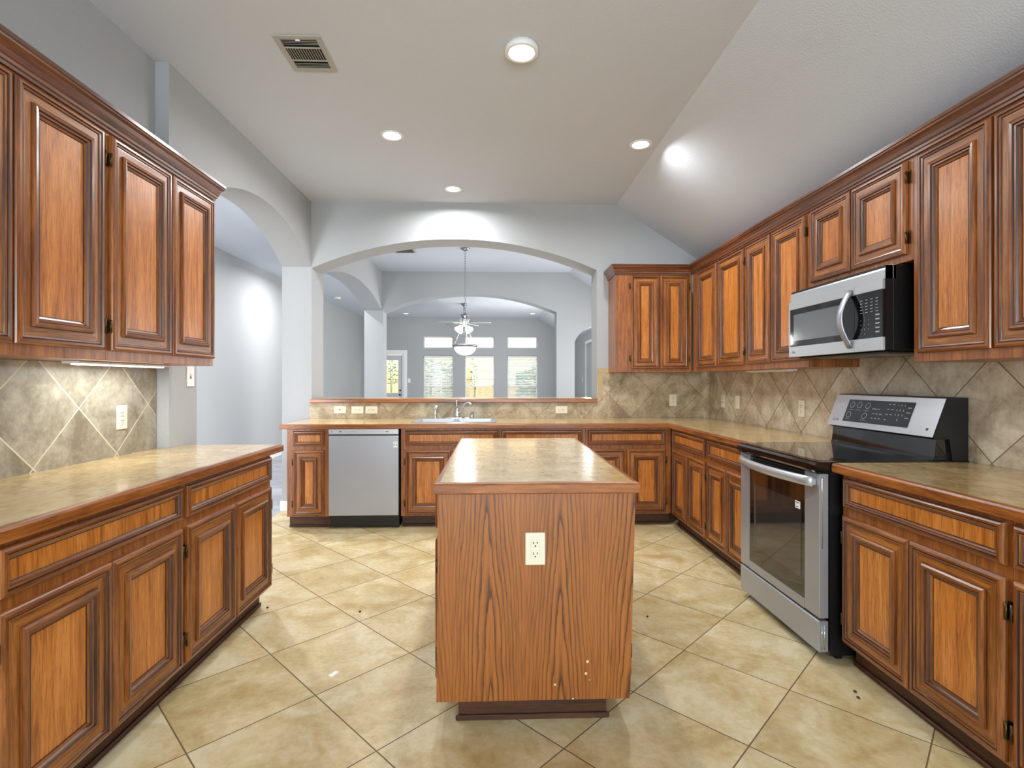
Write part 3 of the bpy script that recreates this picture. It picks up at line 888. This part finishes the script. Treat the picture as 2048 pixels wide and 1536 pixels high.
bgd.prism([(.488, 1.030), (.553, 1.204), (.565, 1.211), (.655, 1.211), (.655, .9195), (.571, .9195), (.571, 1.0155), (.515, 1.0155)], 'x', 0, RW - .012)
bgd.build('backguard', BLACK, rg)
# slanted control panel: own little frame, x along, z up the slope, -y out
ang = math.atan2(.065, .174)
SLM = Matrix.Translation((0, .487, 1.030)) @ Matrix.Rotation(-ang, 4, 'X')
cp = MB().box(.0, RW, -.003, -.0005, -.004, .188, 0, .001, M=SLM)
cp.build('control_panel', STEEL, rg)
gl = MB().box(.125, .60, -.0045, -.0031, .028, .160, 0, M=SLM)
gl.build('display_glass', GREYG if False else plain('display_black', lin(30, 31, 33), .12, 0, .3), rg)
mk = MB()
def ring(x, z, r): mk.lathe([(r - .0012, -.0052), (r + .0012, -.0052), (r + .0012, -.0046)], (x, 0, z), 24, 0, False, SLM, 'y', False)
for x in (.165, .222, .287): ring(x, .128, .0165); mk.box(x - .02, x + .02, -.0052, -.0046, .098, .0995, 0, M=SLM)
ring(.16, .068, .0165); ring(.285, .068, .0165)
for x in (.16, .285): mk.box(x - .02, x + .02, -.0052, -.0046, .042, .0435, 0, M=SLM)
for r_, row in enumerate(('123', '456', '789')):
    for c_, ch in enumerate(row): write(mk, ch, .014, .498 + c_ * .022, -.0048, .140 - r_ * .026, 0, SLM)
write(mk, '0', .014, .520, -.0048, .062, 0, SLM)
for (x, z, w_) in ((.44, .143, .014), (.468, .143, .016), (.44, .116, .014), (.468, .116, .014), (.44, .088, .014), (.468, .088, .014), (.346, .085, .012), (.37, .085, .014), (.398, .085, .018), (.346, .06, .012), (.37, .06, .012), (.398, .06, .016), (.575, .130, .022), (.575, .104, .026), (.575, .076, .024), (.44, .058, .012), (.355, .112, .055)):
    mk.box(x - w_ / 2, x + w_ / 2, -.0052, -.0046, z - .0016, z + .0016, 0, M=SLM)
mk.build('control_marks', plain('panel_lettering', lin(176, 178, 180), .5), rg)
lg = MB()
lg.lathe([(.0075, -.0036), (.010, -.0036), (.010, -.003)], (.047, 0, .034), 20, 0, False, SLM, 'y', False)
write(lg, 'LG', .021, .076, -.0034, .034, 0, SLM)
lg.box(.708, .722, -.0036, -.003, .026, .038, 0, M=SLM)
tag(lg.build('maker_logo', MARKD, rg), 'small grey LG lettering')

# ------------------------------------------------------------------ microwave above the range
MW = .758
mw = thing('microwave', 'stainless steel over-the-range microwave hung under the short wall cabinet', 'microwave', (1.80, 3.089, 1.43), -PI / 2)
MB().box(0, MW, .035, .396, .0, .396, 0, .003).box(.0, MW, .0, .035, .004, .392).build('case', BLACK, mw)
MB().prism([(-.004, .330), (-.004, .372), (.006, .392), (.02, .396), (.05, .396), (.05, .330)], 'x', 0, MW).build('top_grille', STEEL, mw)
XD = .572
dd = MB()
dd.box(0, XD - .001, -.016, -.0005, .282, .328, 0, .002)
dd.box(0, XD - .001, -.016, -.0005, .0, .062, 0, .002)
dd.box(0, .012, -.016, -.0005, .062, .282, 0)
mdoor = dd.build('door', STEEL, mw)
MB().box(.012, XD - .001, -.0145, -.0005, .0625, .2815).build('door_glass', GLOSSB, mdoor)
MB().box(.05, XD - .11, -.0155, -.0147, .095, .250).build('window_mesh', GREYG, mdoor)
hp = [(XD - .03, -.016 - .055 * math.sin(PI * i / 14), .025 + .285 * i / 14) for i in range(15)]
MB().tube(hp, .014, 10, squash=(1.5, .55)).build('handle', STEELZ, mdoor)
cpn = MB().box(XD + .001, MW, -.016, -.0005, .282, .328, 0, .002).box(XD + .001, MW, -.016, -.0005, .0, .062, 0, .002)
cpn.box(XD + .001, MW, -.0145, -.0005, .0625, .2815, 1)
cpan = cpn.build('control_panel', [STEEL, GLOSSB], mw)
mk = MB()
for i, row in enumerate(('123', '456', '789')):
    for j, ch in enumerate(row): write(mk, ch, .011, XD + .045 + j * .026, -.0147, .150 - i * .022, 0)
write(mk, '0', .011, XD + .071, -.0147, .084, 0)
for i in range(5):
    for j in range(4):
        mk.box(XD + .04 + j * .034, XD + .056 + j * .034, -.0152, -.0146, .185 + i * .015, .188 + i * .015)
for i in range(5): mk.box(XD + .142, XD + .168, -.0152, -.0146, .085 + i * .02, .092 + i * .02)
mk.build('key_legends', MARK, cpan)
lg = MB().lathe([(.0045, -.0168), (.0065, -.0168), (.0065, -.016)], (.04, 0, .028), 16, 0, False, None, 'y', False)
write(lg, 'LG', .014, .060, -.0164, .028, 0)
tag(lg.build('maker_logo', MARKD, mw), 'small grey LG lettering')
un = MB().box(.03, MW - .03, .03, .37, -.010, -.0005, 0, .003)
un.box(.10, .34, .09, .30, -.012, -.0101, 1).box(.42, .66, .09, .30, -.012, -.0101, 1)
un.build('underside_filters', [BLACK, NICKEL], mw)

# ------------------------------------------------------------------ sink and taps
sk = thing('sink', 'double-bowl stainless steel sink set in the back counter', 'sink', (-.36, 4.905, TOPZ))
rim = MB()
X0, X1, Y0, Y1 = -.375, .375, -.255, .262
bowls = [(-.335, -.018, -.215, .185), (.018, .335, -.215, .185)]
holed_x = sorted({X0, X1, *[b[0] for b in bowls], *[b[1] for b in bowls]})
for i in range(len(holed_x) - 1):
    for (ya, yb) in ((Y0, -.215), (-.215, .185), (.185, Y1)):
        cx = (holed_x[i] + holed_x[i + 1]) / 2
        if ya == -.215 and any(b[0] < cx < b[1] for b in bowls): continue
        rim.box(holed_x[i], holed_x[i + 1], ya, yb, .0005, .006)
rim.tube([(X0, Y0, .004), (X1, Y0, .004), (X1, Y1, .004), (X0, Y1, .004)], .005, 6, closed=True)
rim.build('rim', STEEL, sk)
for b in bowls:
    bo = MB()
    x0, x1, y0, y1 = b
    q = .03
    vs = [(x0, y0, .0055), (x1, y0, .0055), (x1, y1, .0055), (x0, y1, .0055)] + [(x0 + q, y0 + q, -.17), (x1 - q, y0 + q, -.17), (x1 - q, y1 - q, -.17), (x0 + q, y1 - q, -.17)]
    bo.add(vs, [[0, 4, 5, 1], [1, 5, 6, 2], [2, 6, 7, 3], [3, 7, 4, 0], [4, 7, 6, 5]], 0)
    bw = bo.build('bowl', STEEL, sk, fix=False)
    MB().lathe([(.04, -.1695), (.036, -.167), (.02, -.168), (0, -.168)], ((x0 + x1) / 2, (y0 + y1) / 2, 0), 20).build('drain', CHROME, bw)
fa = thing('faucet', 'chrome kitchen faucet with raised lever and curved spout behind the sink', 'faucet', (-.36, 5.125, TOPZ + .0065))
MB().box(-.12, .12, -.028, .028, 0, .008, 0, .004).lathe([(.026, .008), (.024, .03), (.021, .06), (.022, .085), (.018, .095), (0, .098)], (0, 0, 0), 18).build('body', CHROME, fa)
MB().tube([(0, 0, .03), (.035, -.02, .075), (.06, -.04, .12), (.085, -.06, .150), (.115, -.08, .158), (.13, -.09, .150), (.132, -.092, .128)], [.012, .011, .011, .011, .012, .014, .013], 10).build('spout', CHROME, fa)
MB().tube([(0, 0, .09), (-.006, .004, .13), (-.008, .008, .165)], [.009, .007, .009], 8).lathe([(0, .158), (.012, .162), (.013, .174), (0, .18)], (-.008, .008, 0), 10).build('lever', CHROME, fa)
sp = thing('side_sprayer', 'chrome side sprayer with white tip left of the faucet', 'sprayer', (-.575, 5.125, TOPZ + .0065))
MB().lathe([(.022, 0), (.018, .012), (.014, .016), (.015, .06), (.017, .085)], (0, 0, 0), 14).build('holder', CHROME, sp)
MB().tube([(0, 0, .08), (.004, -.006, .105), (.016, -.02, .122)], [.012, .014, .013], 10).build('spray_head', WPLAST, sp)
so = thing('soap_dispenser', 'short chrome soap dispenser right of the faucet', 'dispenser', (-.215, 5.125, TOPZ + .0065))
MB().lathe([(.02, 0), (.016, .012), (.0155, .05), (.017, .056), (.012, .064), (0, .066)], (0, 0, 0), 14).build('barrel', CHROME, so)
MB().tube([(0, 0, .058), (0, -.03, .06), (0, -.036, .052)], .0055, 8).build('nozzle', CHROME, so)

# ------------------------------------------------------------------ outlets and switches
def plate(kind, label, loc, rz, mat=CREAM, flat=False, group=None, name=None):
    nm = {'duplex': 'power_outlet', 'toggle': 'light_switch', 'rocker2': 'double_switch', 'jack': 'phone_jack', 'blank': 'wall_plate'}[kind]
    cat = {'duplex': 'outlet', 'toggle': 'switch', 'rocker2': 'switch', 'jack': 'jack', 'blank': 'wall plate'}[kind]
    t = thing(name or nm, label, cat, loc, rz, group)
    ry = R(90) if flat else 0
    MB().box(-.037, .037, -.006, -.0003, -.060, .060, 0, .002).build('cover_plate', mat, t, (0, 0, 0), (0, ry, 0))
    if kind == 'duplex':
        for z in (-.0195, .0195):
            o = MB().box(-.017, .017, -.0085, -.0055, z - .0145, z + .0145, 0, .0055 * .2, seg=1).build('receptacle', mat, t, (0, 0, 0), (0, ry, 0))
            s_ = MB().box(-.0085, -.0055, -.0092, -.0086, z - .001, z + .0075).box(.0055, .0085, -.0092, -.0086, z + .0005, z + .0075)
            s_.lathe([(0, -.0092), (.0028, -.0092), (.0028, -.0086)], (0, 0, z - .008), 10, axis='y')
            s_.build('slots', SLOT, o)
    elif kind == 'toggle':
        MB().box(-.006, .006, -.0065, -.006, -.013, .013).build('slot', SLOT, t, (0, 0, 0), (0, ry, 0))
        MB().box(-.0045, .0045, -.018, -.006, .0, .012, 0, .001).build('toggle', mat, t, (0, 0, 0), (0, ry, 0))
    elif kind == 'rocker2':
        for z in (-.0195, .0195):
            MB().lathe([(.009, -.0062), (.008, -.012), (0, -.013)], (-.008, 0, z), 14, axis='y').build('knob', WPLAST, t, (0, 0, 0), (0, ry, 0))
    elif kind == 'jack':
        MB().box(-.006, .006, -.0066, -.006, -.006, .006).build('socket', SLOT, t, (0, 0, 0), (0, ry, 0))
    return t
yb = YB - .008
plate('duplex', 'cream power outlet on the lit tiles over the left counter', (-1.880, 2.69, 1.105), PI / 2)
plate('jack', 'cream plate with one dark socket left of two other plates under the bar ledge', (-1.529, yb, 1.003), 0, flat=True)
plate('rocker2', 'cream plate with two white knobs, middle of the three under the bar ledge', (-1.357, yb, 1.0), 0, flat=True)
plate('duplex', 'sideways cream power outlet nearest the faucet under the bar ledge, left of it', (-1.218, yb, 1.0), 0, flat=True)
plate('duplex', 'sideways cream power outlet under the right end of the bar ledge', (.679, yb, .998), 0, flat=True)
plate('duplex', 'upright cream power outlet on the back wall tiles under the corner wall cabinet', (1.815, yb, 1.093), 0)
plate('toggle', 'cream light switch with dark slot on the right wall tiles nearest the corner', (2.200, 4.92, 1.094), -PI / 2)
plate('blank', 'plain cream plate on the right wall tiles between a switch and an outlet', (2.200, 4.62, 1.096), -PI / 2)
plate('duplex', 'cream power outlet on the right wall tiles just behind the range', (2.200, 3.643, 1.090), -PI / 2)
plate('duplex', 'cream power outlet on the flame-grained end panel of the island', (.153, 1.931, .665), 0)
plate('toggle', 'white light switch on the textured wall under the left wall cabinets by the archway', (-1.815, 3.17, 1.315), PI / 2, WPLAST)
plate('rocker2', 'white double switch plate on the far wall right of the glazed door', (-2.40, Y3, 1.30), 0, WPLAST)
plate('toggle', 'white light switch on the far right wall seen through the small right arch', (XR, 12.9, 1.32), -PI / 2, WPLAST)

# ------------------------------------------------------------------ ceiling fittings
def can_light(x, y, label, energy, drop=0.004, ro=.083):
    t = thing('recessed_light', label, 'ceiling light', (x, y, CZ), 0, 'recessed ceiling lights')
    d = drop
    MB().lathe([(ro, -.0005), (ro, -d), (ro - .004, -d - .003), (ro - .016, -d - .003), (ro - .02, -d), (ro - .024, -.0005)], (0, 0, 0), 40).build('trim_ring', WPLAST, t)
    MB().lathe([(0, -.0045), (ro - .025, -.0045), (ro - .025, -.001)], (0, 0, 0), 32).build('lens', LENS, t)
    if energy:
        l = bpy.data.lights.new('can_lamp', 'AREA'); l.shape = 'DISK'; l.size = .13; l.spread = R(168); l.energy = energy; l.color = (.965, .98, 1)
        lo = bpy.data.objects.new('can_lamp', l); COL.objects.link(lo)
        lo.parent = t; lo.location = (0, 0, -d - .012)
CAN = 23
can_light(.147, 2.775, 'nearest recessed ceiling light, its deep trim hanging low above the island', CAN, .03, .09)
can_light(-.74, 3.80, 'recessed ceiling light left of the island near the archway wall', CAN)
can_light(1.103, 3.88, 'recessed ceiling light beside the edge of the sloping ceiling', CAN)
can_light(-.38, 4.84, 'recessed ceiling light close to the back arch above the sink', CAN)
can_light(-2.322, 13.8, 'small recessed ceiling light in the far room on the left', 0)
can_light(1.016, 13.7, 'small recessed ceiling light in the far room on the right', 0)
can_light(-2.9, 5.33, 'added hall ceiling light unseen behind the left wall cabinets beyond the archway', 75)  # made-up lamp, out of view, to brighten the hall
can_light(-2.8, 8.3, 'added hall ceiling light hidden behind the pier left of the sink', 55)  # second unseen lamp added to lift the far hall

vt = thing('air_vent', 'white metal air vent with dark louvres in the kitchen ceiling', 'vent', (-1.02, 2.865, CZ))
fr = MB()
hw, hd, bw_ = .122, .155, .028
fr.box(-hw, hw, -hd, -hd + bw_, -.008, -.0005, 0, .002).box(-hw, hw, hd - bw_, hd, -.008, -.0005, 0, .002)
fr.box(-hw, -hw + bw_, -hd + bw_, hd - bw_, -.008, -.0005, 0, .002).box(hw - bw_, hw, -hd + bw_, hd - bw_, -.008, -.0005, 0, .002)
fr.build('frame', VENTP, vt)
MB().box(-hw + bw_, hw - bw_, -hd + bw_, hd - bw_, -.0015, -.0005).build('duct_opening', VENTD, vt)
lv = MB()
for i in range(4):
    for y in (-hd + bw_ + .006 + i * .0125, hd - bw_ - .006 - i * .0125):
        lv.box(-hw + bw_, hw - bw_, -.0045, .0045, -.0008, .0008, M=Matrix.Translation((0, y, -.0055)) @ Matrix.Rotation(R(35), 4, 'X'))
for i in range(13):
    x = -hw + bw_ + .01 + i * .0138
    lv.box(x - .0012, x + .0012, -.055, .055, -.008, -.002)
lv.box(-hw + bw_, hw - bw_, -.058, -.053, -.009, -.0025).box(-hw + bw_, hw - bw_, .053, .058, -.009, -.0025)
lv.build('louvres', VENTP, vt)
MB().box(-.012, .012, -hd + bw_ - .004, -hd + bw_ + .006, -.016, -.008, 0, .002).build('lever', WPLAST, vt)
v2 = thing('air_vent', 'small white air vent in the dining room ceiling seen under the arch top', 'vent', (-1.22, 7.09, CZ))
MB().box(-.15, .15, -.15, .15, -.012, -.0005, 0, .003).build('frame', VENTP, v2)
l2 = MB()
for i in range(9): l2.box(-.12, .12, -.116 + i * .028, -.102 + i * .028, -.014, -.0125)
l2.build('louvres', VENTD, v2)
sd = thing('smoke_detector', 'round white smoke detector on the hall ceiling seen through the far left arch', 'smoke detector', (-3.34, 11.2, CZ))
MB().lathe([(.075, -.0005), (.075, -.02), (.06, -.036), (0, -.038)], (0, 0, 0), 24).build('housing', WPLAST, sd)
MB().lathe([(.03, -.0385), (.03, -.041), (0, -.042)], (0, 0, 0), 16).build('sensor_cap', MARK, sd)

# under-cabinet lights
def strip(label, loc, rz, ln, lit):
    t = thing('under_cabinet_light', label, 'light fixture', loc, rz, 'strip lights under the wall cabinets')
    MB().box(0, ln, -.035, .035, -.012, -.0005, 0, .003).build('housing', WPLAST, t)
    MB().box(.03, ln - .03, -.022, .022, -.017, -.0122, 0, .002).build('diffuser', TUBE if lit else WPLAST, t)
    if lit:
        l = bpy.data.lights.new('strip_lamp', 'AREA'); l.shape = 'RECTANGLE'; l.size = ln - .1; l.size_y = .04; l.energy = 3.2; l.color = (.95, 1, .97)
        lo = bpy.data.objects.new('strip_lamp', l); COL.objects.link(lo)
        lo.parent = t; lo.location = (ln / 2, 0, -.022)
strip('glowing strip light under the left wall cabinets', (-1.72, 2.17, 1.372), PI / 2, .60, True)
strip('unlit white strip light under the right wall cabinets left of the microwave', (2.05, 4.10, 1.372), -PI / 2, .60, False)

# ------------------------------------------------------------------ pendant and ceiling fan
pd = thing('pendant_light', 'glowing white glass bowl pendant hanging on a long chain in the dining room', 'pendant light', (-.388, 7.0, 0))
MB().lathe([(.062, CZ - .0005), (.06, CZ - .012), (.03, CZ - .028), (.012, CZ - .034), (0, CZ - .036)], (0, 0, 0), 24).build('canopy', NICKEL, pd)
ch = MB()
z = CZ - .04; i = 0
while z > 2.20:
    pts = []
    for q in range(10):
        a = 2 * PI * q / 10
        x_, z_ = .011 * math.cos(a), .021 * math.sin(a)
        pts.append((x_, 0, z - .02 + z_) if i % 2 == 0 else (0, x_, z - .02 + z_))
    ch.tube(pts, .0028, 5, closed=True)
    z -= .033; i += 1
ch.build('chain', NICKEL, pd)
MB().lathe([(0, 2.205), (.012, 2.20), (.016, 2.185), (.052, 2.172), (.05, 2.16), (.03, 2.15), (.02, 2.12), (.012, 2.11), (0, 2.105)], (0, 0, 0), 24).build('hub', NICKEL, pd)
for k in range(3):
    a = R(200 + 120 * k)
    c_, s_ = math.cos(a), math.sin(a)
    MB().tube([(.03 * c_, .03 * s_, 2.155), (.045 * c_, .045 * s_, 2.02), (.155 * c_, .155 * s_, 1.765)], .005, 8).build('arm', NICKEL, pd)
MB().lathe([(.148, 1.745), (.152, 1.738), (.172, 1.752), (.176, 1.768), (.166, 1.772), (.15, 1.757)], (0, 0, 0), 40).build('bowl_rim', NICKEL, pd)
MB().lathe([(.150, 1.745), (.142, 1.715), (.118, 1.675), (.08, 1.648), (.035, 1.636), (0, 1.634)], (0, 0, 0), 40).build('glass_bowl', BOWL, pd)
MB().lathe([(0, 1.634), (.012, 1.632), (.01, 1.62), (0, 1.612)], (0, 0, 0), 12).build('finial', NICKEL, pd)
l = bpy.data.lights.new('pendant_lamp', 'POINT'); l.energy = 12; l.shadow_soft_size = .12; l.color = (1, .98, .95)
lo = bpy.data.objects.new('pendant_lamp', l); COL.objects.link(lo); lo.parent = pd; lo.location = (0, 0, 1.83)

fn = thing('ceiling_fan', 'ceiling fan with white blades and glowing glass shades in the far room', 'ceiling fan', (-.69, 12.0, 0))
MB().lathe([(.07, CZ - .0005), (.066, CZ - .02), (.03, CZ - .06), (.014, CZ - .07), (0, CZ - .07)], (0, 0, 0), 24).build('canopy', NICKEL, fn)
MB().cyl((0, 0, 2.80), .012, .205).lathe([(.012, 2.83), (.085, 2.81), (.06, 2.765), (.03, 2.74), (0, 2.735)], (0, 0, 0), 20).build('downrod', NICKEL, fn)
MB().lathe([(0, 2.74), (.04, 2.735), (.10, 2.715), (.115, 2.68), (.115, 2.64), (.09, 2.61), (.05, 2.59), (.05, 2.55), (0, 2.545)], (0, 0, 0), 28).build('motor', WPLAST, fn)
for k in range(5):
    a = R(-8 + 72 * k)
    M = Matrix.Rotation(a, 4, 'Z') @ Matrix.Translation((0, 0, 2.625)) @ Matrix.Rotation(R(12), 4, 'X')
    b = MB()
    b.prism([(.16, -.05), (.60, -.07), (.625, -.05), (.63, 0), (.625, .05), (.60, .07), (.16, .05)], 'z', -.004, .004, M=M)
    bl = b.build('blade', WPLAST if k in (0, 1) else FANSHADE, fn)
    MB().box(.09, .20, -.02, .02, -.008, -.0045, M=M).build('blade_iron', NICKEL, bl)
for k in range(4):
    a = R(45 + 90 * k)
    M = Matrix.Rotation(a, 4, 'Z') @ Matrix.Translation((.085, 0, 2.55)) @ Matrix.Rotation(R(-42), 4, 'Y')
    MB().lathe([(.022, 0), (.038, -.02), (.062, -.07), (.095, -.14)], (0, 0, 0), 18, M=M).build('glass_shade', BOWL, fn)
MB().tube([(0, 0, 2.545), (0, 0, 2.36)], .002, 5).lathe([(0, 2.37), (.006, 2.36), (0, 2.345)], (0, 0, 0), 8).build('pull_chain', NICKEL, fn)
l = bpy.data.lights.new('fan_lamp', 'POINT'); l.energy = 14; l.shadow_soft_size = .15; l.color = (1, .98, .95)
lo = bpy.data.objects.new('fan_lamp', l); COL.objects.link(lo); lo.parent = fn; lo.location = (0, 0, 2.40)

# ------------------------------------------------------------------ small things on the floor
tag(MB().box(-.022, .022, -.011, .011, 0.0003, .0012).build('paper_scrap', PAPER, None, (-.705, 2.312, 0), (0, 0, R(62))), 'small white paper scrap lying on the floor left of the island', 'paper')
for x, y, lab in ((1.494, 2.103, 'larger dark crumb on the floor in front of the right base cabinets'), (1.478, 2.062, 'smaller dark crumb just below the larger one by the right base cabinets'),
                  (-1.284, 2.997, 'dark crumb on the floor by the far corner of the left base cabinets'), (-.747, 2.927, 'dark crumb on the floor tile left of the island'), (.837, 2.811, 'dark crumb on the floor tile right of the island')):
    tag(MB().lathe([(0, 0.0003), (.006, .001), (.007, .004), (.003, .007), (0, .0075)], (0, 0, 0), 7).build('crumb', CRUMB, None, (x, y, 0), (0, 0, random.uniform(0, 3))), lab, 'crumb', 'crumbs on the kitchen floor')
